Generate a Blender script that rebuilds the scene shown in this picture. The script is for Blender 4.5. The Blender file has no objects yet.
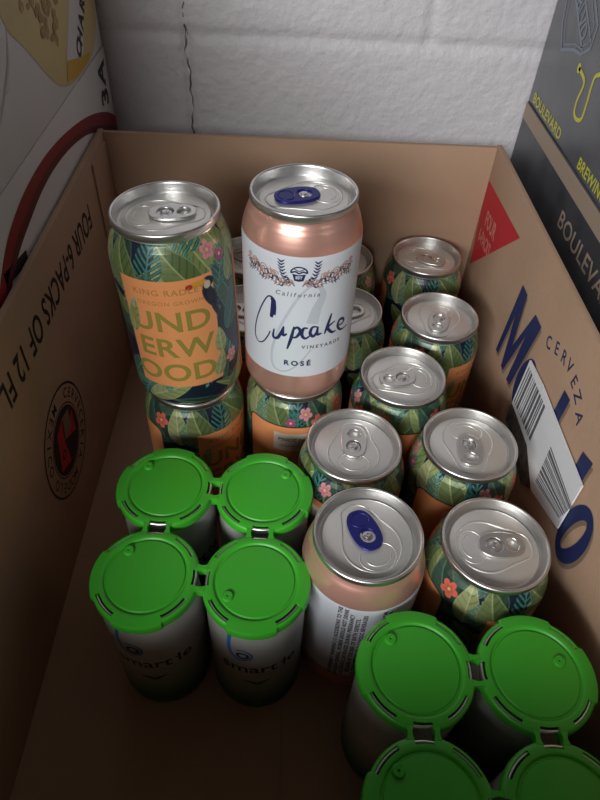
import bpy, bmesh, math, random
import numpy as np
from mathutils import Vector, Matrix

scene = bpy.context.scene
C = scene.collection
PI = math.pi
R = math.radians

# ------------------------------------------------------------------ camera
cam_d = bpy.data.cameras.new('camera')
cam = bpy.data.objects.new('camera', cam_d)
C.objects.link(cam)
cam_d.sensor_fit = 'VERTICAL'
cam_d.sensor_height = 24.0
cam_d.lens = 625.33 / 800 * 24.0
cam_d.clip_start = 0.01
rt = Vector((0.99918026, 0.00093428, 0.04047132))
up = Vector((-0.02882814, 0.71829148, 0.6951448))
fw = Vector((0.02842075, 0.69574168, -0.7177296))
m3 = Matrix((rt, up, -fw)).transposed()
cam.matrix_world = Matrix.Translation((0, 0, 0.39958)) @ m3.to_4x4()
scene.camera = cam

# ------------------------------------------------------------------ light
world = bpy.data.worlds.new('world')
scene.world = world
world.use_nodes = True
bg = world.node_tree.nodes['Background']
bg.inputs[0].default_value = (1.0, 0.93, 0.90, 1)
bg.inputs[1].default_value = 0.036


def area(name, loc, target, size, sizey, power, col):
    l = bpy.data.lights.new(name, 'AREA')
    l.shape = 'RECTANGLE'
    l.size = size
    l.size_y = sizey
    l.energy = power
    l.color = col
    o = bpy.data.objects.new(name, l)
    C.objects.link(o)
    o.location = loc
    d = Vector(target) - Vector(loc)
    o.rotation_euler = d.to_track_quat('-Z', 'Y').to_euler()
    return o


area('ceiling_light', (-0.60, -1.0, 0.86), (0.05, 0.35, 0.15), 1.0, 0.3, 35, (0.97, 0.985, 1.0))
scene.view_settings.view_transform = 'Standard'
scene.view_settings.look = 'None'
scene.view_settings.gamma = 1
scene.view_settings.exposure = -0.42
scene.view_settings.use_curve_mapping = False

# ------------------------------------------------------------------ traced print outlines, millimetres on their own panel or can
C_SCRIPT = [(-15.8, 70.0), (-15.3, 75.4), (-15.9, 79.9), (-17.8, 81.4), (-20.1, 79.8), (-23.8, 72.1), (-27.6, 60.8), (-29.0, 50.4), (-26.6, 45.8), (-22.6, 47.6), (-19.1, 53.8), (-17.7, 57.7)]
C_THICK = [(-17.2, 67.6), (-16.2, 73.5), (-15.9, 78.8), (-17.2, 80.8)]
SCRIPT = [[(-15.2, 60.4), (-15.8, 54.6), (-13.1, 54.6), (-10.9, 59.6), (-9.7, 63.8)], [(-9.7, 63.8), (-10.1, 57.5), (-7.7, 58.9)], [(-3.9, 64.6), (-5.3, 56.3), (-7.4, 47.8)], [(-5.0, 61.0), (-2.4, 64.1), (-0.4, 61.5), (-2.4, 57.3), (-5.3, 56.6)], [(3.8, 63.4), (1.4, 63.4), (0.5, 59.2), (2.4, 56.2), (5.5, 58.3)], [(9.2, 63.6), (6.3, 63.9), (5.1, 59.9), (7.0, 57.3), (8.9, 60.1), (9.4, 63.9)], [(9.4, 63.9), (9.2, 58.5), (12.0, 58.6)], [(17.3, 70.7), (15.5, 63.8), (13.7, 57.3)], [(20.3, 64.2), (15.6, 61.4), (18.7, 56.8), (21.6, 56.9)], [(22.3, 59.7), (26.9, 59.3), (27.3, 62.1), (23.9, 63.3), (22.7, 59.2), (26.0, 55.1), (32.1, 55.0)]]
GHOST = [(5.8, 66.3), (8.0, 76.1), (10.8, 84.2), (9.6, 88.9), (4.8, 91.6), (-1.1, 85.7), (-7.1, 74.2), (-13.8, 57.0), (-16.7, 41.1), (-14.9, 31.7), (-8.0, 30.4), (-0.5, 37.1), (6.3, 47.7)]
M_BIG = [(-347.7, 158.2), (-336.0, 158.2), (-330.6, 119.0), (-315.4, 158.3), (-302.2, 158.6), (-313.6, 97.3), (-321.3, 95.2), (-317.3, 139.8), (-331.5, 95.0), (-336.6, 94.3), (-342.7, 136.5), (-348.6, 96.1), (-354.3, 94.7)]
TRI = [(-476.4, 169.7), (-378.0, 175.3), (-463.0, 97.8)]
CERV = [(-286.9, 159.1), (-275.8, 164.1), (-265.0, 166.8), (-255.9, 168.3), (-245.8, 166.4), (-236.7, 163.9), (-226.9, 157.8)]
LABEL = [(-296.5, 136.4), (-271.5, 139.3), (-249.2, 139.4), (-194.8, 140.2), (-194.2, 100.9), (-232.6, 84.7), (-258.0, 97.8), (-297.2, 96.4)]
LABEL_DARK = [(-297.2, 96.4), (-258.0, 97.8), (-232.6, 84.7), (-245.0, 74.2), (-296.3, 80.5)]
BAR1 = [(-293.8, 133.0), (-256.3, 134.3), (-255.3, 103.7), (-295.1, 99.9)]
BAR2 = [(-234.3, 124.8), (-192.5, 124.3), (-197.0, 107.0), (-232.2, 94.4)]
ARC_O2 = [(536.5, 182.5), (517.3, 192.9), (484.9, 204.7), (444.5, 215.0), (398.9, 222.6), (361.5, 225.5), (329.3, 224.3), (302.4, 219.8), (283.5, 213.3), (266.6, 203.3), (240, 185)]
ARC_I2 = [(536.5, 169.0), (520.8, 178.7), (477.8, 196.4), (448.2, 205.8), (410.4, 213.0), (374.7, 216.1), (344.3, 215.3), (317.5, 211.2), (295.0, 206.0), (272.5, 195.8), (252, 180)]
CHAR = [(469.8, 250.8), (477.6, 256.6), (486.8, 264.0), (496.0, 271.4), (505.2, 278.8)]
SQUIG = [(-457.9, 259.1), (-442.7, 255.3), (-443.9, 243.3), (-442.1, 236.0), (-435.3, 234.0), (-427.8, 237.0), (-427.8, 246.1), (-429.9, 258.5), (-428.3, 263.9), (-418.3, 268.4)]

# ------------------------------------------------------------------ materials
def mat(name, col, rough=0.5, metal=0.0, noise=0.0, nscale=40, bump=0.0, bscale=60, attr=None, coat=0.0, detail=4):
    m = bpy.data.materials.new(name)
    m.use_nodes = True
    nt = m.node_tree
    b = nt.nodes['Principled BSDF']
    b.inputs['Base Color'].default_value = (*col, 1)
    b.inputs['Roughness'].default_value = rough
    b.inputs['Metallic'].default_value = metal
    if coat:
        b.inputs['Coat Weight'].default_value = coat
        b.inputs['Coat Roughness'].default_value = 0.2
    tc = nt.nodes.new('ShaderNodeTexCoord')
    if attr:
        a = nt.nodes.new('ShaderNodeAttribute')
        a.attribute_name = attr
        nt.links.new(a.outputs['Color'], b.inputs['Base Color'])
    elif noise:
        n = nt.nodes.new('ShaderNodeTexNoise')
        n.inputs['Scale'].default_value = nscale
        n.inputs['Detail'].default_value = detail
        r = nt.nodes.new('ShaderNodeValToRGB')
        r.color_ramp.elements[0].position = 0.3
        r.color_ramp.elements[1].position = 0.7
        r.color_ramp.elements[0].color = (*[c * (1 - noise) for c in col], 1)
        r.color_ramp.elements[1].color = (*[min(1, c * (1 + noise)) for c in col], 1)
        nt.links.new(tc.outputs['Object'], n.inputs['Vector'])
        nt.links.new(n.outputs['Fac'], r.inputs['Fac'])
        nt.links.new(r.outputs['Color'], b.inputs['Base Color'])
    if bump:
        n = nt.nodes.new('ShaderNodeTexNoise')
        n.inputs['Scale'].default_value = bscale
        n.inputs['Detail'].default_value = 5
        bp = nt.nodes.new('ShaderNodeBump')
        bp.inputs['Strength'].default_value = bump
        bp.inputs['Distance'].default_value = 0.002
        nt.links.new(tc.outputs['Object'], n.inputs['Vector'])
        nt.links.new(n.outputs['Fac'], bp.inputs['Height'])
        nt.links.new(bp.outputs['Normal'], b.inputs['Normal'])
    return m


M = {}
M['alu'] = mat('brushed_aluminium', (0.74, 0.73, 0.71), 0.34, 1.0, bump=0.03, bscale=300)
M['alu_panel'] = mat('satin_lid_panel', (0.76, 0.74, 0.70), 0.40, 0.72, bump=0.04, bscale=200)
M['tropical'] = mat('tropical_print', (0.1, 0.3, 0.1), 0.38, 0.15, attr='print', coat=0.2)
M['smart'] = mat('silver_green_print', (0.5, 0.5, 0.5), 0.42, 0.3, attr='print')
M['rose'] = mat('rose_gold_metal', (0.86, 0.47, 0.37), 0.30, 0.68)
M['label'] = mat('pearl_white_print', (0.72, 0.75, 0.80), 0.42, 0.15)
M['navy'] = mat('navy_ink', (0.018, 0.022, 0.09), 0.4)
M['ghost'] = mat('pale_grey_ink', (0.50, 0.53, 0.57), 0.45)
M['tan_ink'] = mat('copper_ink', (0.45, 0.27, 0.22), 0.45)
M['blue_tab'] = mat('blue_anodised', (0.016, 0.018, 0.17), 0.30, 0.4)
M['black'] = mat('black_ink', (0.015, 0.013, 0.013), 0.55)
M['grey_ink'] = mat('dark_grey_ink', (0.12, 0.12, 0.13), 0.5)
M['olive'] = mat('olive_ink', (0.29, 0.23, 0.045), 0.45)
M['faded_olive'] = mat('faded_olive_ink', (0.42, 0.22, 0.05), 0.45)
M['cream'] = mat('cream_print', (0.72, 0.62, 0.50), 0.5)
M['green'] = mat('green_plastic', (0.045, 0.40, 0.022), 0.42, 0, bump=0.03, bscale=400)
M['card'] = mat('kraft_cardboard', (0.43, 0.278, 0.18), 0.85, 0, noise=0.07, nscale=14, bump=0.12, bscale=250)
M['card_edge'] = mat('cut_cardboard_edge', (0.36, 0.22, 0.13), 0.9)
M['modelo_blue'] = mat('dark_blue_ink', (0.012, 0.022, 0.095), 0.6)
M['shade_ink'] = mat('taupe_ink', (0.22, 0.15, 0.10), 0.7)
M['red'] = mat('red_ink', (0.50, 0.018, 0.030), 0.6)
M['pink_ink'] = mat('pale_red_ink', (0.62, 0.20, 0.16), 0.7)
M['white_paper'] = mat('white_paper', (0.72, 0.72, 0.73), 0.7)
M['dark_wood'] = mat('dark_print', (0.07, 0.06, 0.05), 0.7, noise=0.7, nscale=260)
M['white_card'] = mat('white_carton_board', (0.66, 0.63, 0.61), 0.6, noise=0.03, nscale=20)
M['red_band'] = mat('dark_red_print', (0.24, 0.012, 0.018), 0.5)
M['red_dark'] = mat('maroon_print', (0.10, 0.006, 0.012), 0.5)
M['yellow_print'] = mat('pale_yellow_print', (0.60, 0.47, 0.20), 0.5, noise=0.08, nscale=25)
M['amber'] = mat('amber_print', (0.36, 0.22, 0.07), 0.5, noise=0.35, nscale=160)
M['gold'] = mat('gold_print', (0.62, 0.35, 0.03), 0.5)
M['emboss'] = mat('faint_grey_print', (0.56, 0.53, 0.515), 0.6)
M['boul_dark'] = mat('charcoal_carton', (0.055, 0.058, 0.065), 0.35, noise=0.35, nscale=35)
M['boul_grey'] = mat('grey_glossy_carton', (0.115, 0.12, 0.135), 0.30, noise=0.25, nscale=22)
M['boul_tan'] = mat('tan_carton_band', (0.36, 0.27, 0.20), 0.6)
M['yellow_ink'] = mat('yellow_ink', (0.62, 0.58, 0.05), 0.5)
M['pale_blue_ink'] = mat('pale_blue_grey_ink', (0.22, 0.24, 0.29), 0.5)
M['wall'] = mat('painted_block', (0.60, 0.575, 0.585), 0.55, noise=0.02, nscale=12, bump=1.0, bscale=125)
M['crack'] = mat('crack_shadow', (0.12, 0.10, 0.09), 0.9)
M['floor'] = mat('grey_concrete', (0.20, 0.19, 0.18), 0.8, noise=0.2, nscale=8, bump=0.3)


# ------------------------------------------------------------------ object helpers
def link(name, me, parent=None, smooth=False):
    o = bpy.data.objects.new(name, me)
    C.objects.link(o)
    if parent:
        o.parent = parent
    if smooth:
        me.polygons.foreach_set('use_smooth', [True] * len(me.polygons))
    return o


def empty(name, loc, label, cat, group=None, rz=0):
    o = bpy.data.objects.new(name, None)
    o.empty_display_size = 0.02
    C.objects.link(o)
    o.location = loc
    o.rotation_euler = (0, 0, rz)
    o['label'] = label
    o['category'] = cat
    if group:
        o['group'] = group
    return o


def from_bm(name, bm, mats, parent=None, smooth=False, recalc=True, scale=0.001, autosmooth=None):
    if recalc:
        bmesh.ops.recalc_face_normals(bm, faces=bm.faces)
    if scale != 1:
        bmesh.ops.scale(bm, vec=(scale,) * 3, verts=bm.verts)
    me = bpy.data.meshes.new(name)
    bm.to_mesh(me)
    bm.free()
    for m in mats:
        me.materials.append(m)
    if autosmooth is not None:
        me.polygons.foreach_set('use_smooth', [True] * len(me.polygons))
        me.set_sharp_from_angle(angle=R(autosmooth))
    return link(name, me, parent, smooth)


def box(bm, lo, hi, bevel=0.0, mi=0):
    g = bmesh.ops.create_cube(bm, size=1)
    vs = g['verts']
    for v in vs:
        v.co = Vector([lo[i] + (v.co[i] + 0.5) * (hi[i] - lo[i]) for i in range(3)])
    fs = {f for v in vs for f in v.link_faces}
    for f in fs:
        f.material_index = mi
    if bevel:
        es = {e for f in fs for e in f.edges}
        bmesh.ops.bevel(bm, geom=list(es), offset=bevel, segments=2, affect='EDGES', profile=0.7)


def lathe(bm, prof, seg, mi=0, rows=None, closed_top=False):
    """revolve (r,z) points; rows: material index per profile span"""
    rings = []
    for r, z in prof:
        if r < 1e-6:
            rings.append([bm.verts.new((0, 0, z))])
        else:
            rings.append([bm.verts.new((r * math.cos(2 * PI * k / seg), r * math.sin(2 * PI * k / seg), z)) for k in range(seg)])
    for i in range(len(rings) - 1):
        a, b = rings[i], rings[i + 1]
        m = rows[i] if rows else mi
        for k in range(seg):
            k2 = (k + 1) % seg
            if len(a) == 1 and len(b) == 1:
                continue
            if len(a) == 1:
                f = bm.faces.new((a[0], b[k], b[k2]))
            elif len(b) == 1:
                f = bm.faces.new((a[k], a[k2], b[0]))
            else:
                f = bm.faces.new((a[k], a[k2], b[k2], b[k]))
            f.material_index = m


def tube(bm, pts, rad, closed=True, n=8, mi=0):
    pts = [Vector(p) for p in pts]
    N = len(pts)
    rings = []
    for i, p in enumerate(pts):
        a = pts[(i - 1) % N] if closed or i > 0 else p
        b = pts[(i + 1) % N] if closed or i < N - 1 else p
        t = (b - a).normalized()
        s = t.cross(Vector((0, 0, 1))).normalized()
        u = s.cross(t)
        rings.append([bm.verts.new(p + (s * math.cos(2 * PI * k / n) + u * math.sin(2 * PI * k / n)) * rad) for k in range(n)])
    for i in range(N if closed else N - 1):
        a, b = rings[i], rings[(i + 1) % N]
        for k in range(n):
            f = bm.faces.new((a[k], a[(k + 1) % n], b[(k + 1) % n], b[k]))
            f.material_index = mi


# ------------------------------------------------------------------ flat art, later wrapped on a can or laid on a panel
class Art:
    """2D print artwork in millimetres: polygons, strokes and lettering; z holds the ink layer"""

    def __init__(s):
        s.bm = bmesh.new()

    def poly(s, pts, mi=0, layer=0):
        vs = [s.bm.verts.new((x, y, layer)) for x, y in pts]
        f = s.bm.faces.new(vs)
        f.material_index = mi
        if f.calc_area() > 0:
            bmesh.ops.triangulate(s.bm, faces=[f])

    def ring(s, cx, cy, ro, ri, mi=0, layer=0, n=64, sx=1, a0=0, a1=360, sy=1):
        for k in range(n):
            a, b = R(a0 + (a1 - a0) * k / n), R(a0 + (a1 - a0) * (k + 1) / n)
            q = [(cx + sx * r * math.cos(t), cy + sy * r * math.sin(t)) for r, t in ((ro, a), (ro, b), (ri, b), (ri, a))]
            vs = [s.bm.verts.new((x, y, layer)) for x, y in q]
            if ri == 0:
                f = s.bm.faces.new(vs[:3])
            else:
                f = s.bm.faces.new(vs)
            f.material_index = mi

    def band(s, A, B, mi=0, layer=0):
        """strip between two outlines of equal length"""
        n = min(len(A), len(B))
        va = [s.bm.verts.new((*p, layer)) for p in A[:n]]
        vb = [s.bm.verts.new((*p, layer)) for p in B[:n]]
        for k in range(n - 1):
            s.bm.faces.new((va[k], va[k + 1], vb[k + 1], vb[k])).material_index = mi

    def stroke(s, pts, w, mi=0, layer=0, sub=5, w1=None):
        P = spline(pts, sub)
        n = len(P)
        A, B = [], []
        for i, p in enumerate(P):
            a, b = P[max(i - 1, 0)], P[min(i + 1, n - 1)]
            dx, dy = b[0] - a[0], b[1] - a[1]
            L = math.hypot(dx, dy) or 1
            t = i / (n - 1)
            if callable(w):
                ww = w(t) / 2
            else:
                ww = (w if w1 is None else w + (w1 - w) * t) / 2
            A.append((p[0] - dy / L * ww, p[1] + dx / L * ww))
            B.append((p[0] + dy / L * ww, p[1] - dx / L * ww))
        s.band(A, B, mi, layer)

    def text(s, string, cx, cy, size, rot=0, mi=0, layer=0, bold=0.0, shear=0.0, sx=1.0, align='CENTER', spacing=1.0, mapf=None):
        cu = bpy.data.curves.new('t', 'FONT')
        cu.body = string
        cu.size = size
        cu.align_x = align
        cu.align_y = 'CENTER'
        cu.shear = shear
        cu.offset = bold * size
        cu.space_character = spacing
        cu.resolution_u = 4
        o = bpy.data.objects.new('t', cu)
        C.objects.link(o)
        bpy.context.view_layer.update()
        me = bpy.data.meshes.new_from_object(o.evaluated_get(bpy.context.evaluated_depsgraph_get()))
        c, sn = math.cos(R(rot)), math.sin(R(rot))
        vs = []
        for v in me.vertices:
            x, y = v.co.x * sx, v.co.y
            if mapf:
                x, y = mapf(x, y)
            vs.append(s.bm.verts.new((cx + x * c - y * sn, cy + x * sn + y * c, layer)))
        for p in me.polygons:
            try:
                s.bm.faces.new([vs[i] for i in p.vertices]).material_index = mi
            except ValueError:
                pass
        bpy.data.objects.remove(o)
        bpy.data.curves.remove(cu)
        bpy.data.meshes.remove(me)

    def slice(s, step):
        us = [v.co.x for v in s.bm.verts]
        u = math.floor(min(us) / step) * step
        while u < max(us):
            bmesh.ops.bisect_plane(s.bm, geom=s.bm.verts[:] + s.bm.edges[:] + s.bm.faces[:], plane_co=(u, 0, 0), plane_no=(1, 0, 0), dist=1e-5)
            u += step

    def done(s, name, mats, fmap, parent=None, step=0, thick=0.0):
        if step:
            s.slice(step)
        for v in s.bm.verts:
            v.co = Vector(fmap(v.co.x, v.co.y, v.co.z))
        return from_bm(name, s.bm, mats, parent, recalc=False)


def spline(pts, sub):
    """Catmull-Rom through the points"""
    if sub <= 1 or len(pts) < 3:
        return list(pts)
    out = []
    n = len(pts)
    for i in range(n - 1):
        p0, p1, p2, p3 = pts[max(i - 1, 0)], pts[i], pts[i + 1], pts[min(i + 2, n - 1)]
        for k in range(sub):
            t = k / sub
            out.append(tuple(0.5 * (2 * p1[j] + (p2[j] - p0[j]) * t + (2 * p0[j] - 5 * p1[j] + 4 * p2[j] - p3[j]) * t * t + (3 * p1[j] - p0[j] - 3 * p2[j] + p3[j]) * t ** 3) for j in (0, 1)))
    out.append(tuple(pts[-1]))
    return out


def interp(prof, z):
    for (r0, z0), (r1, z1) in zip(prof, prof[1:]):
        if z0 <= z <= z1 and z1 > z0:
            return r0 + (r1 - r0) * (z - z0) / (z1 - z0)
    return prof[0][0] if z < prof[0][1] else prof[-1][0]


# ------------------------------------------------------------------ room shell
def struct(o):
    o['kind'] = 'structure'
    return o


rng = np.random.default_rng(4)
WY = 0.540


def crack_x(z):
    return -0.083 + 0.0010 * np.sin(z * 71) + 0.0009 * np.sin(z * 233 + 1) + 0.0005 * np.sin(z * 631 + 2)


def block_wall():
    nx, nz = 420, 300
    x0, x1, z0, z1 = -0.55, 0.65, -0.004, 0.85
    X, Z = np.meshgrid(np.linspace(x0, x1, nx), np.linspace(z0, z1, nz))
    d = np.zeros_like(X)
    zj = 0.2455
    course = np.floor((Z - zj) / 0.2)
    dz = np.abs((Z - zj) - np.round((Z - zj) / 0.2) * 0.2)
    g = 0.0042
    d += 0.0024 * np.exp(-(dz / g) ** 2)
    off = np.where(course % 2 == 0, 0.106, -0.083)
    dx = np.abs((X - off) - np.round((X - off) / 0.39) * 0.39)
    d += 0.0022 * np.exp(-(dx / g) ** 2)
    # settlement crack meandering down the joint
    cx = crack_x(Z)
    d += 0.0035 * np.exp(-((X - cx) / 0.0013) ** 2)
    for _ in range(260):
        px, pz, s = rng.uniform(x0, x1), rng.uniform(z0, z1), rng.uniform(0.002, 0.006)
        d += rng.choice([-1, 1]) * 0.00025 * np.exp(-(((X - px) ** 2 + (Z - pz) ** 2) / s ** 2))
    co = np.stack([X, WY + d, Z], -1).reshape(-1, 3)
    idx = np.arange(nx * nz).reshape(nz, nx)
    q = np.stack([idx[:-1, :-1], idx[:-1, 1:], idx[1:, 1:], idx[1:, :-1]], -1).reshape(-1, 4)
    me = bpy.data.meshes.new('wall_back')
    me.from_pydata(co.tolist(), [], q.tolist())
    me.materials.append(M['wall'])
    return struct(link('wall_back', me, smooth=True))


block_wall()
bm = bmesh.new()
box(bm, (-700, -600, -20), (800, 600, -4))
struct(from_bm('floor', bm, [M['floor']]))
a = Art()
a.stroke([(1000 * float(crack_x(z / 1000)), z) for z in range(120, 420, 2)], lambda t: .75 + .35 * math.sin(t * 47) + .3 * math.sin(t * 131), sub=1)
o = a.done('trim_1', [M['crack']], lambda u, v, l: (u, WY * 1000 + 1.6, v))
struct(o)
o['label'] = 'dark jagged crack running down the painted block wall'

# ------------------------------------------------------------------ cardboard box
XL, XR, YB, YF, HB, T = -140.9, 159.6, 472.1, -6.0, 197.2, 4.0
bx = empty('cardboard_box', ((XL + XR) / 2000, (YF + YB) / 2000, -0.004),
           'open brown cardboard box on the floor by the wall, holding all the cans', 'box')
inv = Matrix.Translation(-bx.location)


def to_local(o, parent):
    """keep world coordinates of a mesh parented to an unrotated empty"""
    o.data.transform(Matrix.Translation(-parent.location))
    return o


def panel(name, lo, hi):
    bm = bmesh.new()
    box(bm, lo, hi, bevel=1.1)
    return to_local(from_bm(name, bm, [M['card']], bx, autosmooth=40), bx)


panel('bottom_panel', (XL - T, YF - T, -T), (XR + T, YB + T, 0))
pl = panel('side_panel', (XL - T, YF - T, 0), (XL, YB + T, HB))
pr = panel('side_panel', (XR, YF - T, 0), (XR + T, YB + T, HB))
panel('end_panel', (XL, YB, 0), (XR, YB + T, HB - 1))
panel('end_panel', (XL, YF - T, 0), (XR, YF, HB - 1))
# glued corner flap and the seam of the bottom flaps
bm = bmesh.new()
box(bm, (XL + .1, YB - 42, 4), (XL + 1.6, YB - .1, HB - 7), bevel=.5)
to_local(from_bm('corner_flap', bm, [M['card']], bx, autosmooth=40), bx)
bm = bmesh.new()
box(bm, (XL + .2, YF + 1, .1), (5, YB - 1, 1.3), bevel=.4)
to_local(from_bm('bottom_flap', bm, [M['card']], bx, autosmooth=40), bx)

lw = lambda u, v, l: (XL + .15 + .12 * l, u, v)
rw = lambda u, v, l: (XR - .15 - .12 * l, -u, v)


def child_art(art, name, mats, fmap, parent):
    o = art.done(name, mats, fmap, parent)
    return to_local(o, bx)


# left inside: stencilled words upside down, round brewery seal
a = Art()
a.text('FOUR 6-PACKS OF 12 FL. OZ.', 293, 166, 25, rot=180, bold=.016, sx=.66, spacing=1.06)
o = child_art(a, 'printed_lettering', [M['black']], lw, bx)
a = Art()
sc = (267, 80)
a.ring(*sc, 39, 37.4)
a.ring(*sc, 25.5, 24.6)
a.ring(*sc, 23.6, 0, n=48)
def around(art, s, r, a0, step, size, inward, mi=0):
    for k, ch in enumerate(s):
        if ch == ' ':
            continue
        t = a0 - step * k if not inward else a0 + step * k
        x, y = sc[0] + r * math.cos(R(t)), sc[1] + r * math.sin(R(t))
        art.text(ch, x, y, size, rot=(t - 90) if not inward else (t + 90), bold=.012, mi=mi)
around(a, 'CERVECERIA MODELO', 31.3, 55, 13.6, 9.5, False)
around(a, 'MEXICO', 31.3, 95, 15, 9.5, True)
a.poly([(sc[0] - 19, sc[1] - 10), (sc[0] - 3, sc[1] - 17), (sc[0] - 1, sc[1] + 2), (sc[0] + 17, sc[1] - 8), (sc[0] + 19, sc[1] + 9), (sc[0] + 4, sc[1] + 5), (sc[0] + 3, sc[1] + 18), (sc[0] - 10, sc[1] + 15)], 1, 1)
a.poly([(sc[0] - 2, sc[1] + 2), (sc[0] + 12, sc[1] + 1), (sc[0] + 14, sc[1] + 15), (sc[0] + 3, sc[1] + 18)], 2, 2)
a.ring(sc[0] - 9, sc[1] - 4, 3.6, 2.0, 0, 2, n=20)
a.stroke([(sc[0] - 1, sc[1] - 14), (sc[0] - 2, sc[1]), (sc[0] + 2, sc[1] + 16)], 1.6, 0, 2)
o = child_art(a, 'printed_seal', [M['black'], M['red'], M['shade_ink']], lw, bx)
o['label'] = 'round black and red brewery seal printed inside the box'

# right inside: red corner triangle, big blue word, small arched word
a = Art()
a.poly(TRI, 0, 0)
a.text('FOUR', -440, 148, 17, rot=6, mi=1, layer=1, bold=.035, sx=.68)
a.text('6-PACKS', -443, 131, 15, rot=6, mi=1, layer=1, bold=.035, sx=.62)
o = child_art(a, 'printed_triangle', [M['red'], M['pink_ink']], rw, bx)
o['label'] = 'red printed triangle with pale lettering'


def ellipse_pts(cx, cy, rx, ry, n=36, rot=0):
    out = []
    for k in range(n):
        x, y = rx * math.cos(2 * PI * k / n), ry * math.sin(2 * PI * k / n)
        c, s = math.cos(R(rot)), math.sin(R(rot))
        out.append((cx + x * c - y * s, cy + x * s + y * c))
    return out


a = Art()
for dx, dy, mi, ly in ((2.2, -1.8, 1, 0), (0, 0, 0, 2)):
    sh = lambda P: [(x + dx, y + dy) for x, y in P]
    a.poly(sh(M_BIG), mi, ly)
    for cx, cy, rx, ry in ((-295, 115, 13, 23), (-262, 117, 11, 21), (-230, 119, 10, 19), (-183, 112, 13, 25)):
        O, I = ellipse_pts(cx, cy, rx, ry, rot=-8), ellipse_pts(cx, cy, rx * .38, ry * .70, rot=-12)
        a.band(sh(O + O[:1]), sh(I + I[:1]), mi, ly)
    a.poly(sh([(-250, 156), (-241, 157), (-243, 98), (-252, 97)]), mi, ly)
    a.poly(sh([(-210, 150), (-198.5, 154), (-200, 96), (-209, 95)]), mi, ly)
    a.poly(sh([(-239, 121), (-221, 123), (-221, 118), (-239, 116)]), mi, ly)
o = child_art(a, 'printed_word', [M['modelo_blue'], M['shade_ink']], rw, bx)
o['label'] = 'large dark blue word printed inside the box'
a = Art()
for ch, (x, y), rr in zip('CERVEZA', CERV, (22, 20, 12, 2, -10, -20, -30)):
    a.text(ch, x, y, 11.5, rot=rr, bold=.01, sx=.95)
child_art(a, 'printed_small_word', [M['modelo_blue']], rw, bx)

# barcode label stuck on the right inside wall
lb = empty('barcode_label', (XR / 1000, -.245 * -1, 0.11), 'white paper label with two barcodes on the right inner wall of the box', 'label')
def slab(pts, x0, x1, name, m, parent):
    bm = bmesh.new()
    A = [bm.verts.new((x0, -u, v)) for u, v in pts]
    B = [bm.verts.new((x1, -u, v)) for u, v in pts]
    bm.faces.new(A)
    bm.faces.new(B[::-1])
    for k in range(len(pts)):
        k2 = (k + 1) % len(pts)
        bm.faces.new((A[k], B[k], B[k2], A[k2]))
    return to_local(from_bm(name, bm, [m], parent), parent)
slab(LABEL, XR - 2.2, XR - 1.2, 'paper_sheet', M['white_paper'], lb)
slab(LABEL_DARK, XR - 2.3, XR - 0.9, 'dark_strip', M['dark_wood'], lb)


def bars(art, quad, n, seed, along):
    rnd = random.Random(seed)
    (a0, a1, a2, a3) = quad
    t = 0.0
    lerp = lambda p, q, s: (p[0] + (q[0] - p[0]) * s, p[1] + (q[1] - p[1]) * s)
    while t < 1:
        w = rnd.choice((.6, 1, 1.5, 2.2)) / n
        t2 = min(1, t + w)
        if along:
            P = [lerp(a0, a1, t), lerp(a0, a1, t2), lerp(a3, a2, t2), lerp(a3, a2, t)]
        else:
            P = [lerp(a0, a3, t), lerp(a0, a3, t2), lerp(a1, a2, t2), lerp(a1, a2, t)]
        art.poly(P)
        t = t2 + rnd.choice((.6, 1, 1.4)) / n
a = Art()
bars(a, BAR1, 30, 3, True)
to_local(a.done('barcode', [M['grey_ink']], lambda u, v, l: (XR - 2.35, -u, v), lb), lb)
a = Art()
bars(a, BAR2, 26, 8, False)
to_local(a.done('barcode', [M['grey_ink']], lambda u, v, l: (XR - 2.35, -u, v), lb), lb)

# ------------------------------------------------------------------ can profiles
def body_profile(H, rb, neck):
    k = rb / 32.5
    return [(0, 8.5), (10, 7.6), (18, 4.6), (21.6 * k, 1.2), (22.6 * k, 0), (23.8 * k, .1), (24.8 * k, 1.0), (26.2 * k, 3.6), (29.5 * k, 6.8), (31.6 * k, 9.6), (rb, 13.5),
            (rb, H - 23), (rb * .993, H - 20.2), (rb * .972, H - 17), (rb * .937, H - 13.3), (rb * .895, H - 9.6), (neck * 1.005, H - 6.8), (neck * .985, H - 5.2), (neck * .985, H - 3.4)]


def resample(prof, step):
    out = [prof[0]]
    for (r0, z0), (r1, z1) in zip(prof, prof[1:]):
        n = max(1, int(math.hypot(r1 - r0, z1 - z0) / step))
        for k in range(1, n + 1):
            out.append((r0 + (r1 - r0) * k / n, z0 + (z1 - z0) * k / n))
    return out


HU, HK, HS = 120.2, 128.7, 110.0
RB, RS = 32.4, 25.9
prof_u = body_profile(HU, RB, 27.0)
prof_k = body_profile(HK, RB, 27.0)
prof_s = [(0, 8.5), (10, 7.6), (17, 4.6), (20.6, 1.2), (21.6, 0), (22.8, .1), (23.6, .8), (24.5, 2.2), (25.1, 4), (25.6, 6.5), (RS, 10)] + body_profile(HS, RS, 23.6)[11:]


def chaikin(prof, i0):
    return prof


# ------------------------------------------------------------------ tropical print painted on a fine grid
NU = 660
CIRC = 2 * PI * RB
U = (np.arange(NU) / NU) * CIRC - CIRC / 2        # 0 = centre of the front panel
rows_u = [p for p in resample(prof_u[8:], 0.36)]
VZ = np.array([z for _, z in rows_u])
# arc length keeps artwork undistorted over the shoulder
UU, VV = np.meshgrid(U, VZ)
img = np.zeros(UU.shape + (3,))
img[:] = (0.008, 0.014, 0.032)
rnd = random.Random(11)


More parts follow.
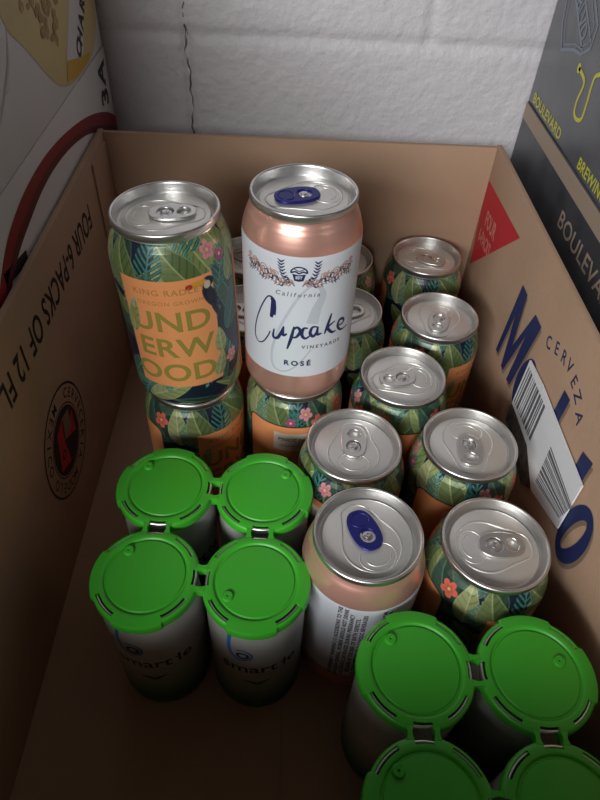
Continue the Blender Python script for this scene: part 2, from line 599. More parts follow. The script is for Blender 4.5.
def loc(cx, cy, ang):
    du = (UU - cx + CIRC / 2) % CIRC - CIRC / 2
    dv = VV - cy
    c, s = math.cos(ang), math.sin(ang)
    return du * c + dv * s, -du * s + dv * c


def put(mask, col):
    m = np.clip(mask, 0, 1)[..., None]
    img[:] = img * (1 - m) + np.array(col) * m


def soft(x, w=0.35):
    return np.clip(x / w + .5, 0, 1)


def leaf(cx, cy, ang, L, W, col, rib, kind):
    p, q = loc(cx, cy, ang)
    q = q + 0.02 * p * p / max(L, 1) * rnd.choice((-1, 1)) * 2
    t = np.clip(p / L, 0, 1)
    w = W * np.sin(PI * t ** .75) ** .8
    inside = soft(w - np.abs(q)) * (p > 0) * (p < L)
    st = np.sin((p - np.abs(q) * .9) * (2 * PI / (5.0 if kind == 'banana' else 3.6)) )
    if kind == 'palm':
        put(inside * (st > -.35) * np.ones_like(q), col)
        put(inside * (st > .75), rib)
    else:
        put(inside, col)
        dark = [c * .55 for c in col]
        put(inside * (st > .72) * .8, dark)
        put(inside * (q > 0) * .25, rib)
        put(inside * soft(np.abs(q) - w + .5) * .6, rib)
    put(inside * soft(.38 - np.abs(q)), rib)


greens = [((.10, .15, .05), (.32, .37, .15)), ((.29, .33, .13), (.46, .48, .26)), ((.025, .06, .04), (.11, .20, .13)),
          ((.015, .085, .070), (.07, .22, .18)), ((.035, .15, .12), (.14, .33, .26)), ((.17, .24, .08), (.42, .46, .20))]
for k in range(84):
    g = rnd.choice(greens)
    kind = 'palm' if g in greens[3:5] and rnd.random() < .8 else 'banana'
    leaf(rnd.uniform(0, CIRC), rnd.uniform(-5, 122), rnd.uniform(0, 2 * PI), rnd.uniform(28, 52), rnd.uniform(4.5, 9), *g, kind)
# large leaves fanning over the shoulder
for k in range(22):
    g = greens[(1, 4, 0, 3, 5, 2)[k % 6]]
    kind = 'palm' if k % 6 in (1, 3) else 'banana'
    leaf(k * CIRC / 22 + rnd.uniform(-2, 2), rnd.uniform(84, 96), R(rnd.uniform(55, 125)), rnd.uniform(26, 36), rnd.uniform(6, 9.5), *g, kind)


def flower(cx, cy, r, col, rot):
    p, q = loc(cx, cy, rot)
    rr, th = np.hypot(p, q), np.arctan2(q, p)
    edge = r * (0.52 + 0.48 * np.abs(np.cos(2.5 * th)) ** .7)
    put(soft(edge - rr), col)
    put(soft(edge * .55 - rr) * .55, [c * .55 for c in col[:2]] + [col[2] * .8])
    put(soft(.9 - rr), (.75, .55, .12))


coral, pink, mag = (.75, .16, .10), (.72, .28, .30), (.45, .06, .22)
for k, (x, z) in enumerate([(-50, 105), (88, 107), (78, 101), (97, 100), (26, 108), (33, 103), (-88, 104), (34, 35)]):
    flower(x, z, (5.6, 4.8, 3.4)[k % 3], (coral, pink, mag)[k % 3], k)


def rrect(u0, u1, v0, v1, r):
    cu, cv = (u0 + u1) / 2, (v0 + v1) / 2
    du = np.abs((UU - cu + CIRC / 2) % CIRC - CIRC / 2) - (u1 - u0) / 2 + r
    dv = np.abs(VV - cv) - (v1 - v0) / 2 + r
    return -(np.hypot(np.maximum(du, 0), np.maximum(dv, 0)) + np.minimum(np.maximum(du, dv), 0) - r)


OR = (.90, .35, .135)
put(soft(rrect(-25.5, 25.5, 24, 97, .5)), OR)
put(soft(rrect(46, 46 + 108, 8, 98, 6)), (.02, .03, .03))
put(soft(rrect(47, 47 + 106, 9, 97, 5)), OR)
# toucan at the panel's upper right corner
p, q = loc(23, 83, R(112))
put(soft(1 - np.hypot(p / 8.5, q / 3.6), .08), (.012, .014, .035))
p, q = loc(22.5, 92, 0)
put(soft(1 - np.hypot(p / 3.6, q / 3.2), .1), (.012, .014, .035))
p, q = loc(16.0, 92.5, R(8))
put(soft(1 - np.hypot(p / 5.5, q / 1.9), .12), (.75, .33, .03))
put(soft(1 - np.hypot((p + 4.2) / 2.0, q / 1.6), .12), (.45, .03, .02))
p, q = loc(21.8, 90.5, 0)
put(soft(1 - np.hypot(p / 2.0, q / 2.4), .1), (.60, .55, .42))
p, q = loc(26, 72, R(-65))
put(soft(1 - np.hypot(p / 6.5, q / 1.5), .08), (.012, .014, .035))
for (x, z, an, L, W) in ((22, 26, 70, 18, 4), (-24, 60, 80, 26, 4), (27, 42, 95, 18, 4)):
    leaf(x, z, R(an), L, W, *greens[1], 'banana')
print_u = img.copy()

# silver to green print of the short cans
NS = 420
CS = 2 * PI * RS
rows_s = resample(prof_s[7:], 0.5)
US, VS = np.meshgrid((np.arange(NS) / NS) * CS - CS / 2, np.array([z for _, z in rows_s]))
base = np.zeros(US.shape + (3,))
base[:] = (.50, .50, .47)
t = np.clip((62 - VS) / 46, 0, 1)[..., None]
base = base * (1 - t) + np.array((.015, .13, .025)) * t
for (x, z, s, sg) in ((-12, 84, 12, 1), (6, 74, 15, -1), (16, 80, 12, 1), (-26, 70, 14, 1), (34, 78, 14, -1), (60, 74, 15, 1), (-55, 78, 15, -1)):
    dx = np.abs((US - x + CS / 2) % CS - CS / 2)
    tri = (dx < (s * .5) * (1 - sg * (VS - z) / s * 2) * .5) & (np.abs(VS - z) < s / 2)
    base[tri] = base[tri] * .88 + np.array((.28, .36, .28)) * .12
print_s = base


def printed_body(name, rows, colors, prof_low, m_print, silver_above, seg):
    """body as one lathe: aluminium base and neck with the printed wall between"""
    nr, nu = len(rows), colors.shape[1]
    ang = (np.arange(nu) / nu) * 2 * PI - PI - PI / 2
    r = np.array([q[0] for q in rows])[:, None]
    z = np.array([q[1] for q in rows])[:, None]
    co = np.stack([r * np.cos(ang), r * np.sin(ang), z + 0 * ang], -1).reshape(-1, 3)
    low = prof_low
    colo = [(q[0] * math.cos(t), q[0] * math.sin(t), q[1]) for q in low for t in ang[::6]]
    idx = np.arange(nr * nu).reshape(nr, nu)
    nx = np.roll(idx, -1, 1)
    q = np.stack([idx[:-1], nx[:-1], nx[1:], idx[1:]], -1).reshape(-1, 4)
    nl = nu // 6
    off = nr * nu
    il = np.arange(len(low) * nl).reshape(len(low), nl) + off
    nxl = np.roll(il, -1, 1)
    ql = np.stack([il[:-1], nxl[:-1], nxl[1:], il[1:]], -1).reshape(-1, 4)
    faces = q.tolist() + ql.tolist()
    verts = np.concatenate([co, np.array(colo)]) * .001
    me = bpy.data.meshes.new(name)
    me.from_pydata(verts.tolist(), [], faces)
    me.materials.append(m_print)
    me.materials.append(M['alu'])
    zc = z[:-1, 0]
    mi = np.repeat((zc > silver_above).astype(int), nu).tolist() + [1] * len(ql)
    me.polygons.foreach_set('material_index', mi)
    at = me.color_attributes.new('print', 'FLOAT_COLOR', 'POINT')
    arr = np.ones((len(verts), 4))
    arr[:off, :3] = colors.reshape(-1, 3)
    at.data.foreach_set('color', arr.ravel())
    me.polygons.foreach_set('use_smooth', [True] * len(me.polygons))
    return me


me_body_u = printed_body('body', rows_u, print_u, prof_u[1:9], M['tropical'], HU - 6.0, NU)
me_body_s = printed_body('body', rows_s, print_s, prof_s[1:8], M['smart'], HS - 5.0, NS)


def wrap(prof, r_off=0.06):
    """map print coordinates onto the can wall; u = 0 faces the can's own -y side"""
    def f(u, v, l):
        r = interp(prof[8:], v) + r_off + .05 * l
        t = u / interp(prof[8:], 50) - PI / 2
        return (r * math.cos(t), r * math.sin(t), v)
    return f


# rose gold body
def rose_body():
    P = resample(prof_k[1:], 1.2)
    rows = []
    for (r0, z0), (r1, z1) in zip(P, P[1:]):
        zm = (z0 + z1) / 2
        rows.append(2 if zm < 4.5 or zm > HK - 6 else (1 if 27 < zm < 108.5 and r0 > 30 else 0))
    bm = bmesh.new()
    lathe(bm, P, 128, rows=rows)
    return from_bm('body', bm, [M['rose'], M['label'], M['alu']], None, smooth=True)


# ------------------------------------------------------------------ lid and pull tab
def circle2(cx, cy, rx, ry, n, a0=0, a1=360):
    return [(cx + rx * math.cos(R(a0 + (a1 - a0) * k / n)), cy + ry * math.sin(R(a0 + (a1 - a0) * k / n))) for k in range(n)]


def make_lid(k=1.0):
    bm = bmesh.new()
    P = [(26.5, -4.4), (27.4, -4.3), (27.9, -3.8), (28.0, -3.0), (28.0, -1.1), (27.85, -.45), (27.4, -.08), (27.0, 0), (26.6, -.12), (26.3, -.6), (26.15, -1.5),
         (25.6, -4.6), (25.2, -6.0), (24.8, -6.7), (24.3, -6.95), (23.8, -6.7), (23.45, -6.0), (23.3, -5.3), (23.0, -4.9), (22.5, -4.75), (0, -4.75)]
    rows = [0] * 18 + [1, 1]
    lathe(bm, [(r * k, z) for r, z in P], 96, rows=rows)
    if k == 1.0:
        zt = -4.75
        # raised bead of the tab pocket
        path = circle2(-5.0, 0, 15.0, 15.0, 40, 62, 298) + [(8, -10.5), (13, -8.6), (17, -7), (19.3, -4.5), (20.1, 0), (19.3, 4.5), (17, 7), (13, 8.6), (8, 10.5)]
        tube(bm, [(x, y, zt) for x, y in path], .55, mi=1)
        path = circle2(-11.8, 0, 7.6, 9.6, 40)
        tube(bm, [(x, y, zt) for x, y in path], .32, mi=1)
        path = circle2(-11.8, 0, 5.0, 6.6, 28, 100, 260)
        tube(bm, [(x, y, zt) for x, y in path], .35, closed=False, mi=1)
    return from_bm('lid', bm, [M['alu'], M['alu_panel']], None, autosmooth=50)


def curve_plate(outer, holes, ext, bev, z):
    cu = bpy.data.curves.new('t', 'CURVE')
    cu.dimensions = '2D'
    cu.fill_mode = 'BOTH'
    for pts in [outer] + holes:
        s = cu.splines.new('POLY')
        s.points.add(len(pts) - 1)
        for i, (x, y) in enumerate(pts):
            s.points[i].co = (x, y, 0, 1)
        s.use_cyclic_u = True
    cu.extrude = ext
    cu.bevel_depth = bev
    cu.bevel_resolution = 2
    o = bpy.data.objects.new('t', cu)
    C.objects.link(o)
    bpy.context.view_layer.update()
    me = bpy.data.meshes.new_from_object(o.evaluated_get(bpy.context.evaluated_depsgraph_get()))
    bpy.data.objects.remove(o)
    bpy.data.curves.remove(cu)
    me.transform(Matrix.Translation((0, 0, z)))
    return me


def tab_outline():
    pts = []
    for k in range(56):
        t = 2 * PI * k / 56
        c, s = math.cos(t), math.sin(t)
        x = math.copysign(abs(c) ** .75, c)
        y = math.copysign(abs(s) ** .75, s)
        w = 7.2 - .5 * x if x > 0 else 7.2 + .3 * x
        pts.append((3.6 + 11.6 * x, w * y))
    return pts


def rivet(bm, z, mi=0, r=2.1):
    P = [(r + .9, z), (r + .7, z + .5), (r, z + .7), (r - .1, z + 1.2), (r - .6, z + 1.5), (r - 1.1, z + 1.4), (0, z + 1.1)]
    n0 = len(bm.verts)
    lathe(bm, P, 24, mi=mi)


def make_tab(blue):
    zt = -4.75
    if not blue:
        me = curve_plate(tab_outline(), [circle2(9.3, 0, 3.9, 4.3, 28), circle2(-.2, 0, 4.9, 4.7, 32)], .35, .45, zt + 1.25)
        bm = bmesh.new()
        bm.from_mesh(me)
        me2 = curve_plate(circle2(-.4, 0, 3.7, 3.6, 28) , [], .18, .12, zt + .75)
        bm.from_mesh(me2)
        box(bm, (-5.6, -2.2, zt + .55), (-3, 2.2, zt + 1.0))
        tube(bm, [(x, y, zt + 1.55) for x, y in circle2(9.3, 0, 4.5, 4.9, 28)], .5)
        rivet(bm, zt + .8)
        mats = [M['alu']]
    else:
        me = curve_plate(tab_outline(), [circle2(-.2, 0, 4.5, 4.4, 32)], .35, .45, zt + 1.25)
        bm = bmesh.new()
        bm.from_mesh(me)
        tube(bm, [(x, y, zt + 1.9) for x, y in circle2(9.6, 0, 4.1, 4.7, 28)], .45)
        for f in bm.faces:
            f.material_index = 0
        me2 = curve_plate(circle2(-.4, 0, 4.6, 4.5, 28), [], .2, .1, zt + .75)
        n0 = len(bm.faces)
        bm.from_mesh(me2)
        bm.faces.ensure_lookup_table()
        for f in bm.faces[n0:]:
            f.material_index = 1
        # blue tongue of the C-shaped slot
        n0 = len(bm.faces)
        box(bm, (-1.0, -2.0, zt + 1.0), (5.0, 2.0, zt + 1.35))
        rivet(bm, zt + 1.0, mi=1, r=1.8)
        mats = [M['blue_tab'], M['alu']]
    for f in bm.faces:
        if not blue:
            f.material_index = 0
    o = from_bm('pull_tab', bm, mats, None, autosmooth=45, recalc=True)
    return o


lid0 = make_lid()
lid_s = make_lid(25.3 / 28)
tab0 = make_tab(False)
tabb = make_tab(True)
rose0 = rose_body()
ME = {'lid': lid0.data, 'lid_s': lid_s.data, 'tab': tab0.data, 'tab_blue': tabb.data, 'rose': rose0.data, 'u': me_body_u, 's': me_body_s}
for o in (lid0, lid_s, tab0, tabb, rose0):
    bpy.data.objects.remove(o)


def part(name, me, parent, loc=(0, 0, 0), rz=0):
    o = bpy.data.objects.new(name, me)
    C.objects.link(o)
    o.parent = parent
    o.location = loc
    o.rotation_euler = (0, 0, rz)
    return o


# ---- print artwork meshes, made once and shared
def art_mesh(art, name, mats, fmap, step):
    o = art.done(name, mats, fmap, None, step=step)
    me = o.data
    bpy.data.objects.remove(o)
    return me


a = Art()
for s, z, u0 in (('UND', 70.5, 0), ('ERW', 52.5, 0), ('OOD', 34.5, 0)):
    a.text(s, 22, z, 18, bold=.018, sx=1.12, spacing=1.02, align='RIGHT')
a.text('KING RADLEY', 1, 89.8, 5.0, mi=1, bold=.005, sx=1.1, spacing=1.15)
a.text('OREGON GROWN', 1, 83.2, 3.4, mi=1, sx=1.1, spacing=1.2)
ME['und'] = art_mesh(a, 'lettering', [M['olive'], M['faded_olive']], wrap(prof_u), 2.2)
# back panel: cream box with small print
a = Art()
c0 = 100
a.poly([(c0 - 33, 91), (c0 - 3, 91), (c0 - 3, 74), (c0 - 33, 74)], 2, 0)
a.text('PINOT NOIR', c0 - 18, 85, 4.2, mi=3, layer=1, bold=.02)
a.text('OREGON 12.7 FL OZ', c0 - 18, 79, 2.4, mi=3, layer=1)
ME['undback'] = art_mesh(a, 'back_label', [M['olive'], M['faded_olive'], M['cream'], M['grey_ink']], wrap(prof_u), 2.2)

# rose can front artwork
a = Art()
a.stroke(GHOST, lambda t: 6.0 * max(0, 1 - t * 3.2) + .9 + .7 * math.sin(PI * t), 0, 0, sub=6)
a.stroke(C_SCRIPT, lambda t: .8 + 2.0 * max(0, 1 - t * 3), 1, 1, sub=6)
a.stroke(C_THICK, lambda t: 2.6 * math.sin(PI * (.15 + .7 * t)) + .5, 1, 1, sub=6)
for k, s in enumerate(SCRIPT):
    a.stroke(s, lambda t: .75 + 1.15 * math.sin(PI * t), 1, 1, sub=5)
a.text('California', -2.9, 85.6, 3.9, rot=0, mi=2, layer=1, bold=.012, spacing=1.5, shear=.15)
a.text('VINEYARDS', 13, 49.2, 3.3, rot=-3, mi=2, layer=1, bold=.03, spacing=1.55)
a.text('ROS\u00c9', -1.3, 37.2, 5.0, rot=0, mi=1, layer=1, bold=.04, spacing=1.5)
cz0 = 99.2
# crest: little cake in a wrapper between two laurel sprays, scrolling vines to the sides
a.band([(-6, cz0 - .5), (-2.5, cz0 - 1.1), (1, cz0 - .5)], [(-4.9, cz0 - 4.6), (-2.5, cz0 - 5.1), (-.1, cz0 - 4.6)], 1, 1)
dome = [(-2.5 + 4.3 * math.cos(R(t)), cz0 + 3.6 * math.sin(R(t))) for t in range(0, 181, 20)]
a.stroke(dome, .8, 1, 1)
a.stroke([(-6.8, cz0), (-4.5, cz0 + .9), (-2.5, cz0 - .1), (-.5, cz0 + .9), (1.8, cz0)], .9, 1, 1)
a.stroke([(-5, cz0 + 2.4), (-2.5, cz0 + 1.3), (0, cz0 + 2.4)], .5, 1, 1)
a.text('EST', -2.5, cz0 - 2.7, 2.3, mi=3, layer=2, bold=.04)
for sg in (-1, 1):
    for k in range(8):
        t = k / 7
        x = -2.5 + sg * (4.0 + 5.6 * math.sin(PI * (.12 + .42 * t)))
        y = cz0 - 7 + 12.5 * t
        for d in (-1, 1):
            a.stroke([(x, y), (x + d * 1.9, y + 1.5)], 1.15, 1, 1, sub=1, w1=.3)
    vine = [(-2.5 + sg * (2 + 29 * k / 30), cz0 - 8.0 + 6.5 * (k / 30) ** .7 + 1.2 * math.sin(k * .62)) for k in range(31)]
    a.stroke(vine, .65, 2, 1, sub=2)
    for k in range(1, 30):
        x, y = vine[k]
        up_s = 1 if k % 2 else -1
        a.stroke([(x, y), (x + sg * 1.0, y + up_s * 2.3), (x + sg * 2.8, y + up_s * 1.6)], 1.35, 4 if k % 3 else 1, 1, w1=.3)
        if k > 9:
            a.stroke([(x, y + up_s * 2), (x + sg * 1.5, y + up_s * 4.2)], 1.0, 4 if k % 2 else 2, 1, w1=.2)
    for (x, y, r_) in ((13, cz0 - 2.5, 2.2), (20, cz0 - 1.0, 2.4), (26, cz0 + .5, 2.2), (30, cz0 + 2.0, 1.6)):
        sp = [(-2.5 + sg * x + r_ * (1 - k / 22) * math.cos(k * .5), y + r_ * (1 - k / 22) * math.sin(k * .5)) for k in range(20)]
        a.stroke(sp, .6, 4, 1, sub=2)
ME['cup'] = art_mesh(a, 'lettering', [M['ghost'], M['navy'], M['grey_ink'], M['label'], M['tan_ink']], wrap(prof_k), 2.2)

# back of the rose can: rotated small print
a = Art()
warn = ['GOVERNMENT WARNING: (1) ACCORDING TO THE', 'SURGEON GENERAL, WOMEN SHOULD NOT DRINK', 'ALCOHOLIC BEVERAGES DURING PREGNANCY', 'BECAUSE OF THE RISK OF BIRTH DEFECTS.', '(2) CONSUMPTION OF ALCOHOLIC BEVERAGES']
for k, s in enumerate(warn):
    a.text(s, -9 + 3.3 * k, 66, 3.0, rot=90, bold=.045, spacing=1.2)
for k, s in enumerate(['IMPAIRS YOUR ABILITY TO DRIVE A CAR', 'AND MAY CAUSE HEALTH PROBLEMS']):
    a.text(s, 14 + 2.9 * k, 80, 2.9, rot=90, bold=.06, spacing=1.0)
ME['warn'] = art_mesh(a, 'small_print', [M['black']], wrap(prof_k), 2.2)

# short can front artwork
a = Art()
a.text('smart', -4.6, 63, 13.5, bold=.012, sx=1.0, mi=0)
a.text('le', 18.3, 63, 13.5, mi=0, bold=.012)
a.poly([(12.6, 65.2), (15.0, 65.2), (15.0, 64), (12.6, 64)], 0)
a.stroke([(-15, 97), (-15, 88), (-13.8, 79), (-9.5, 74.5), (-4, 76.5), (-3, 82), (-7, 86), (-11, 85)], 2.3, 1, 0, w1=1.3)
a.ring(-7.6, 79.8, 3.6, 1.9, 0, 1, n=24)
a.stroke([(-2, 56), (20, 56)], .35, 0)
a.stroke([(-8, 47), (-4, 46), (0, 43.5)], .8, 0, w1=3.0)
a.stroke([(0, 43.5), (3, 46), (7, 48)], 3.0, 0, w1=.5)
ME['smart_art'] = art_mesh(a, 'lettering', [M['black'], mat('blue_ink', (.03, .16, .42), .5)], wrap(prof_s), 2.0)


# ------------------------------------------------------------------ the cans
def can(kind, x, y, z, rz, tab, label, group, tilt=0):
    t = empty('drink_can', (x, y, z), label, 'drink can', group)
    t.rotation_euler = (0, R(tilt), 0)
    H = {'u': HU, 'rose': HK, 's': HS}[kind] / 1000
    b = part('body', ME[kind], t, rz=R(rz))
    if kind == 'u':
        part('lettering', ME['und'], b)
        part('back_label', ME['undback'], b)
    elif kind == 'rose':
        part('lettering', ME['cup'], b)
        part('small_print', ME['warn'], b, rz=PI)
    else:
        part('lettering', ME['smart_art'], b)
    l = part('lid', ME['lid_s' if kind == 's' else 'lid'], t, (0, 0, H), R(tab if tab is not None else 0))
    if kind != 's':
        p = part('pull_tab', ME['tab_blue' if kind == 'rose' else 'tab'], l)
        if kind == 'rose':
            p['label'] = 'blue pull tab'
    return t


GU = 'wine cans with tropical leaf print and orange panels'
GR = 'rose gold wine cans with white label'
GS = 'small silver cans under green plastic carriers'
Z0 = 0.0014
trop = [
    (.1141, .4381, 0, 20, -25, 'tropical leaf print can in the far right corner of the cardboard box'),
    (.1124, .3593, 0, 57, 255, 'tropical leaf print can second from the back along the right box wall'),
    (.0784, .2957, 0, 130, 192, 'tropical leaf print can right of the stacked rose gold can, its tab pointing left'),
    (.0428, .2360, 0, 170, 86, 'tropical leaf print can directly behind the low rose gold can, tab pointing away'),
    (.1117, .2394, 0, 215, 266, 'tropical leaf print can beside the barcode label on the right wall'),
    (.1124, .1719, 0, 36, 2, 'tropical leaf print can standing directly behind the right green carrier'),
    (.0430, .3640, 0, 80, 12, 'tropical leaf print can half hidden behind the stacked rose gold can\'s right edge'),
    (.0414, .4310, 0, 10, 60, 'back row tropical can, a sliver showing right of the stacked rose gold can'),
    (-.0285, .4300, 0, 100, 150, 'back row tropical can, sliver of lid in the gap between the two stacks'),
    (-.0262, .3615, 0, 250, 172, 'tropical can in the gap between the two stacks, its tab just showing'),
    (-.0582, .2893, 0, 55, 0, 'lower tropical leaf print can carrying another one, behind the left green plastic carrier'),
    (.0081, .2988, 0, -142, 0, 'lower tropical leaf print can with coral flowers, carrying the white and rose gold can'),
    (-.0578, .2893, (HU - 3.2) / 1000, 2, 4, 'upper tropical leaf print can with large orange panel, stacked at the left'),
]
for x, y, z, rz, tb, lab in trop:
    can('u', x, y, z + Z0, rz, tb, lab, GU, tilt=-2.1 if z else 0)
can('rose', .0081, .2988, (HU - 4.0) / 1000 + Z0, 2, 199, 'white and rose gold can with blue tab, stacked on top of a tropical can', GR)
can('rose', .0451, .1705, 0 + Z0, 172, 113, 'rose gold can with blue tab, standing low between the two green carriers', GR)

# ------------------------------------------------------------------ green plastic carriers with their four cans
RC_ = 26.75


def cap_mesh(open_dirs, seed):
    """snap-on cap: recessed disc, groove, flange with slots, open toward its neighbours, skirt"""
    n = 180
    prof = [(0, 0), (18.6, 0), (19.2, -.1), (19.7, -.75), (20.4, -.8), (20.9, -.1), (21.5, .25), (22.4, .25), (23.3, .2), (24.4, 0.05), (25.3, -.15), (26.2, -.5), (26.6, -1.2), (RC_, -2.2), (RC_, -6.0)]
    step_dirs = [d + 180 for d in open_dirs]
    bm = bmesh.new()
    rings = []
    for j, (r, z) in enumerate(prof):
        if r == 0:
            rings.append([bm.verts.new((0, 0, z))])
            continue
        ring = []
        for k in range(n):
            th = 360 * k / n
            rr = r
            if j >= 10:
                for d in step_dirs:
                    dd = abs((th - d + 180) % 360 - 180)
                    if dd <= 27:
                        rr = r + (1.0 if j > 10 else .4)
            ring.append(bm.verts.new((rr * math.cos(R(th)), rr * math.sin(R(th)), z)))
        rings.append(ring)
    mid = (open_dirs[0] + open_dirs[1]) / 2
    if abs(open_dirs[0] - open_dirs[1]) > 180:
        mid += 180
    slots = [mid, mid + 90, mid + 180, mid + 270]
    for j in range(len(prof) - 1):
        a, b = rings[j], rings[j + 1]
        for k in range(n):
            k2 = (k + 1) % n
            th = 360 * (k + .5) / n
            if j >= 8:
                cut = False
                for d in open_dirs:
                    dd = abs((th - d + 180) % 360 - 180)
                    if dd < 11:
                        cut = True
                if cut:
                    continue
            if j in (8, 9):
                if any(abs((th - s + 180) % 360 - 180) < 17 for s in slots):
                    continue
            if len(a) == 1:
                bm.faces.new((a[0], b[k], b[k2]))
            else:
                bm.faces.new((a[k], b[k], b[k2], a[k2]))
    # little gate mark
    s = random.Random(seed)
    gx, gy = 13 * math.cos(s.uniform(0, 6.28)), 13 * math.sin(s.uniform(0, 6.28))
    for r, z in ((1.5, .15),):
        tube(bm, [(gx + x, gy + y, z) for x, y in circle2(0, 0, r, r, 16)], .3, n=6)
    bm.normal_update()
    g = bmesh.ops.solidify(bm, geom=bm.faces[:], thickness=1.0)
    return from_bm('cap', bm, [M['green']], None, autosmooth=40)


def carrier(p0, ang, labels, lab_carrier, rots):
    """p0: front-left can centre; ang: yaw of the four pack"""
    D = 54.8
    zt = HS + .9
    root = empty('can_carrier', (0, 0, 0), lab_carrier, 'can carrier', 'green plastic four pack carriers')
    root.location = (p0[0] / 1000, p0[1] / 1000, Z0 + zt / 1000)
    root.rotation_euler = (0, 0, R(ang))
    c, s = math.cos(R(ang)), math.sin(R(ang))
    grid = [(0, 0, (0, 90)), (1, 0, (180, 90)), (0, 1, (0, 270)), (1, 1, (180, 270))]
    for k, (i, j, od) in enumerate(grid):
        cap = cap_mesh(od, k + int(p0[0]))
        cap.parent = root
        cap.location = (i * D / 1000, j * D / 1000, 0)
        lx, ly = p0[0] + (i * D) * c - (j * D) * s, p0[1] + (i * D) * s + (j * D) * c
        can('s', lx / 1000, ly / 1000, Z0, rots[k], None, labels[k], GS)
    for (cx, cy, hor) in ((.5, 0, 1), (.5, 1, 1), (0, .5, 0), (1, .5, 0)):
        bm = bmesh.new()
        for sg in (-1, 1):
            # strap with flared ends that meets both flanges
            P = []
            for t in range(9):
                q = -2.6 + 5.2 * t / 8
                w = 1.0 + .7 * (abs(q) / 2.6) ** 2
                P.append((q, w))
            top = [(q, sg * 5.9 - w) for q, w in P]
            bot = [(q, sg * 5.9 + w) for q, w in P]
            va = [[bm.verts.new((x, y, z)) for x, y in top] for z in (-.05, -6.1)]
            vb = [[bm.verts.new((x, y, z)) for x, y in bot] for z in (-.05, -6.1)]
            for t in range(8):
                bm.faces.new((va[0][t], va[0][t + 1], vb[0][t + 1], vb[0][t]))
                bm.faces.new((va[1][t], vb[1][t], vb[1][t + 1], va[1][t + 1]))
                bm.faces.new((va[0][t], va[1][t], va[1][t + 1], va[0][t + 1]))
                bm.faces.new((vb[0][t], vb[0][t + 1], vb[1][t + 1], vb[1][t]))
            for t in (0, 8):
                bm.faces.new((va[0][t], vb[0][t], vb[1][t], va[1][t]))
        o = from_bm('bridge', bm, [M['green']], root, autosmooth=40)
        o.location = (cx * D / 1000, cy * D / 1000, 0)
        o.rotation_euler = (0, 0, 0 if hor else PI / 2)


carrier((-65.4, 154.3), -2.0,
        ['small silver can front left under the left green carrier, blue swirl showing', 'small silver can front right under the left green carrier, blue swirl showing',
         'small silver can back left under the left green carrier', 'small silver can back right under the left green carrier'],
        'bright green plastic carrier capping four cans at the left of the box', (2, 4, 30, 20))
carrier((63.8, 56.0), -1.2,
        ['small silver can under the right green carrier, front left, cut by the photo edge', 'small silver can under the right green carrier, front right corner of the photo',
         'small silver can under the right green carrier, back left beside the rose gold can', 'small silver can under the right green carrier, back right, by the right box wall'],
        'bright green plastic carrier capping four cans at the lower right of the box', (60, 80, 150, 100))


# ------------------------------------------------------------------ cartons around the box
def carton(name, lo, hi, m, label, cat, bev=2.0, group=None):
    t = empty(name, ((lo[0] + hi[0]) / 2000, (lo[1] + hi[1]) / 2000, lo[2] / 1000), label, cat, group)
    bm = bmesh.new()
    box(bm, lo, hi, bevel=bev)
    to_local(from_bm('body', bm, [m], t, autosmooth=40), t)
    return t


def decal(art, name, mats, fmap, parent):
    o = art.done(name, mats, fmap, parent)
    return to_local(o, parent)


LX = -147.0
SE = 236.0
c1 = carton('beverage_carton', (LX - 190, 90, -4), (LX, 537, SE), M['white_card'],
            'white beverage carton with dark red arched band, standing on the floor left of the box', 'carton', group='white wine cartons')
lc = lambda u, v, l: (LX + .15 + .12 * l, u, v)
a = Art()
def resamp(P, n):
    P = np.array(P)
    d = np.concatenate([[0], np.cumsum(np.hypot(*np.diff(P, axis=0).T))])
    t = np.linspace(0, d[-1], n)
    return [tuple(q) for q in np.stack([np.interp(t, d, P[:, 0]), np.interp(t, d, P[:, 1])], -1)]
O_, I_ = resamp(spline(ARC_O2, 4), 50), resamp(spline(ARC_I2, 4), 50)
I_ = [(q[0] + (q[0] - p[0]) * .35, q[1] + (q[1] - p[1]) * .35) if q[0] < 530 else q for p, q in zip(O_, I_)]
a.band(O_, I_, 0, 0)
mid = [((p[0] + q[0] * 1.6) / 2.6, (p[1] + q[1] * 1.6) / 2.6) for p, q in zip(O_, I_)]
a.band(mid, I_, 1, 1)
decal(a, 'red_band', [M['red_band'], M['red_dark']], lc, c1)
a = Art()
for nm, ch, x, y, sz, rr_ in (('printed_numeral', '3', 517, 205, 27, 78), ('printed_letter', 'A', 519, 222, 26, 72), ('printed_numeral', '1', 291, 198, 44, 80)):
    a = Art()
    a.text(ch, x, y, sz, rot=rr_, bold=.035)
    decal(a, nm, [M['black']], lc, c1)

c2 = carton('beverage_carton', (LX - 185, 95, SE + .3), (LX - .3, 535, SE + 130), M['white_card'],
            'white carton with pale yellow picture, stacked on the carton with the red band', 'carton', group='white wine cartons')
lc2 = lambda u, v, l: (LX - .1 + .12 * l, u, v)
a = Art()
yel = [(x, max(SE + 1.0, y)) for x, y in spline([(355, 345), (358, 300.8), (378.4, 281.1), (403.6, 258.8), (420, 247), (437, 241), (455, 238.5), (486, 238), (508, 241), (522, 250), (530, 262), (533, 300), (533, 345)], 5)]
a.poly(yel, 0, 0)
a.poly([(441, 252), (474, 247), (482, 247), (505, 275), (528, 300), (528, 330), (505, 330), (492, 300)], 1, 1)
a.poly([(436, 244), (444, 254), (478, 246), (500, 243), (492, 239.5), (455, 239.5)], 2, 2)
rr = random.Random(5)
for k in range(170):
    x, y = rr.uniform(385, 462), rr.uniform(258, 345)
    if y < 262 + abs(x - 432) * .75 or x + y < 660 + rr.uniform(0, 30) or y < x - 180:
        continue
    a.ring(x, y, rr.uniform(1.2, 3.6), 0, 3, 1 + .015 * k, n=9, sx=rr.uniform(.5, 1.8))
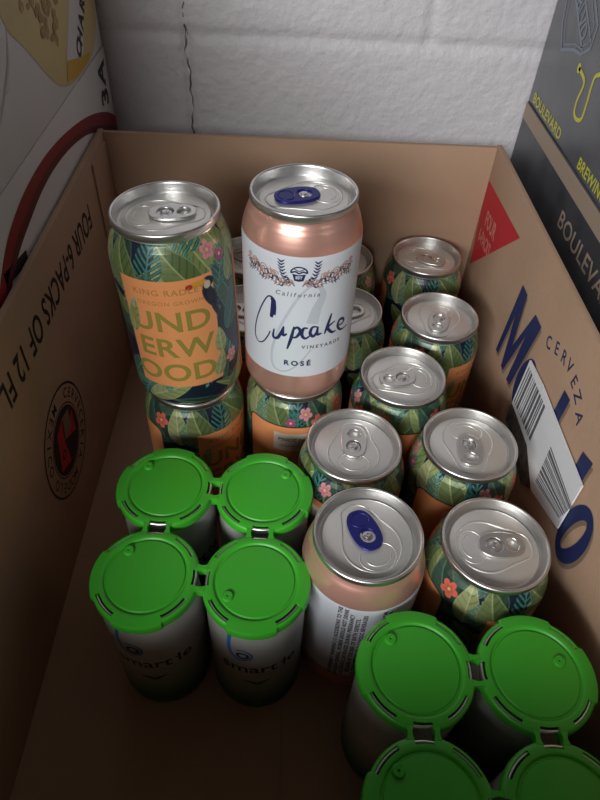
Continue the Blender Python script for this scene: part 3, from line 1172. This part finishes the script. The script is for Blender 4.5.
for ch, (x, y) in zip('CHARD', CHAR):
    a.text(ch, x + 4, y + 1, 14, rot=45, mi=4, layer=2, bold=.05)
decal(a, 'yellow_print', [M['yellow_print'], M['white_card'], M['gold'], M['amber'], M['black']], lc2, c2)
a = Art()
for k in range(5):
    a.stroke([(322 + 5 * k, 262 + 3 * k), (332 + 5 * k, 270 + 3 * k), (345 + 4 * k, 272 + 6 * k)], .8, 0, .3 * k)
decal(a, 'faint_print', [M['emboss']], lc2, c2)

RX = 195.0
tr = carton('beverage_carton', (RX, 60, -4), (RX + 230, 537, 209), M['boul_dark'],
            'charcoal beer carton with tan top edge, standing on the floor right of the box', 'carton', group='dark beer cartons')
rc = lambda u, v, l: (RX - .15 - .12 * l, -u, v)
a = Art()
a.poly([(-536, 208), (-100, 208), (-100, 195.5), (-536, 195.5)], 0, 0)
decal(a, 'tan_band', [M['boul_tan']], rc, tr)
a = Art()
a.text('BOULEVARD', -347, 176, 17, bold=.012, sx=1.2, spacing=1.05)
for k in range(9):
    a.stroke([(-470 + 7 * k, 150), (-468 + 7 * k, 180), (-462 + 7 * k, 150)], .8, 1, 0, sub=1)
decal(a, 'printed_lettering', [M['boul_tan'], M['grey_ink']], rc, tr)
up_ = carton('beverage_carton', (RX + .3, 60, 209.3), (RX + 228, 536, 370), M['boul_grey'],
             'grey glossy beer carton with yellow lettering and shield crest, stacked on the charcoal carton', 'carton', group='dark beer cartons')
rc2 = lambda u, v, l: (RX + .12 - .12 * l, -u, v)
a = Art()
a.text('BOULEVARD', -488, 215.5, 10.5, bold=.02, sx=1.2, spacing=1.05)
a.text('BREWING CO', -372, 215.5, 10.5, bold=.02, sx=1.1, spacing=1.05)
a.stroke(SQUIG, 2.6, 0, 0)
a.ring(-457.9, 259, 3.2, 0, 0, 0, n=16)
decal(a, 'yellow_lettering', [M['yellow_ink']], rc2, up_)
a = Art()
cr = [(-522, 300), (-478, 303), (-451, 286), (-451, 273), (-463, 266), (-476, 265), (-499, 258), (-512, 272)]
loop = cr + cr[:1]
a.stroke(loop, 2.2, 0, 0, sub=1)
inn = [((x + 483) * .82 - 483, (y - 282) * .82 + 282) for x, y in loop]
a.stroke(inn, 1.0, 0, 0, sub=1)
a.stroke([(-512, 296), (-462, 268)], 2.0, 0, 0, sub=1)
a.stroke([(-500, 302), (-453, 276)], 2.0, 0, 0, sub=1)
a.text('BLVD', -480, 283, 14, rot=-30, mi=0, layer=1, bold=.02)
decal(a, 'printed_crest', [M['pale_blue_ink']], rc2, up_)
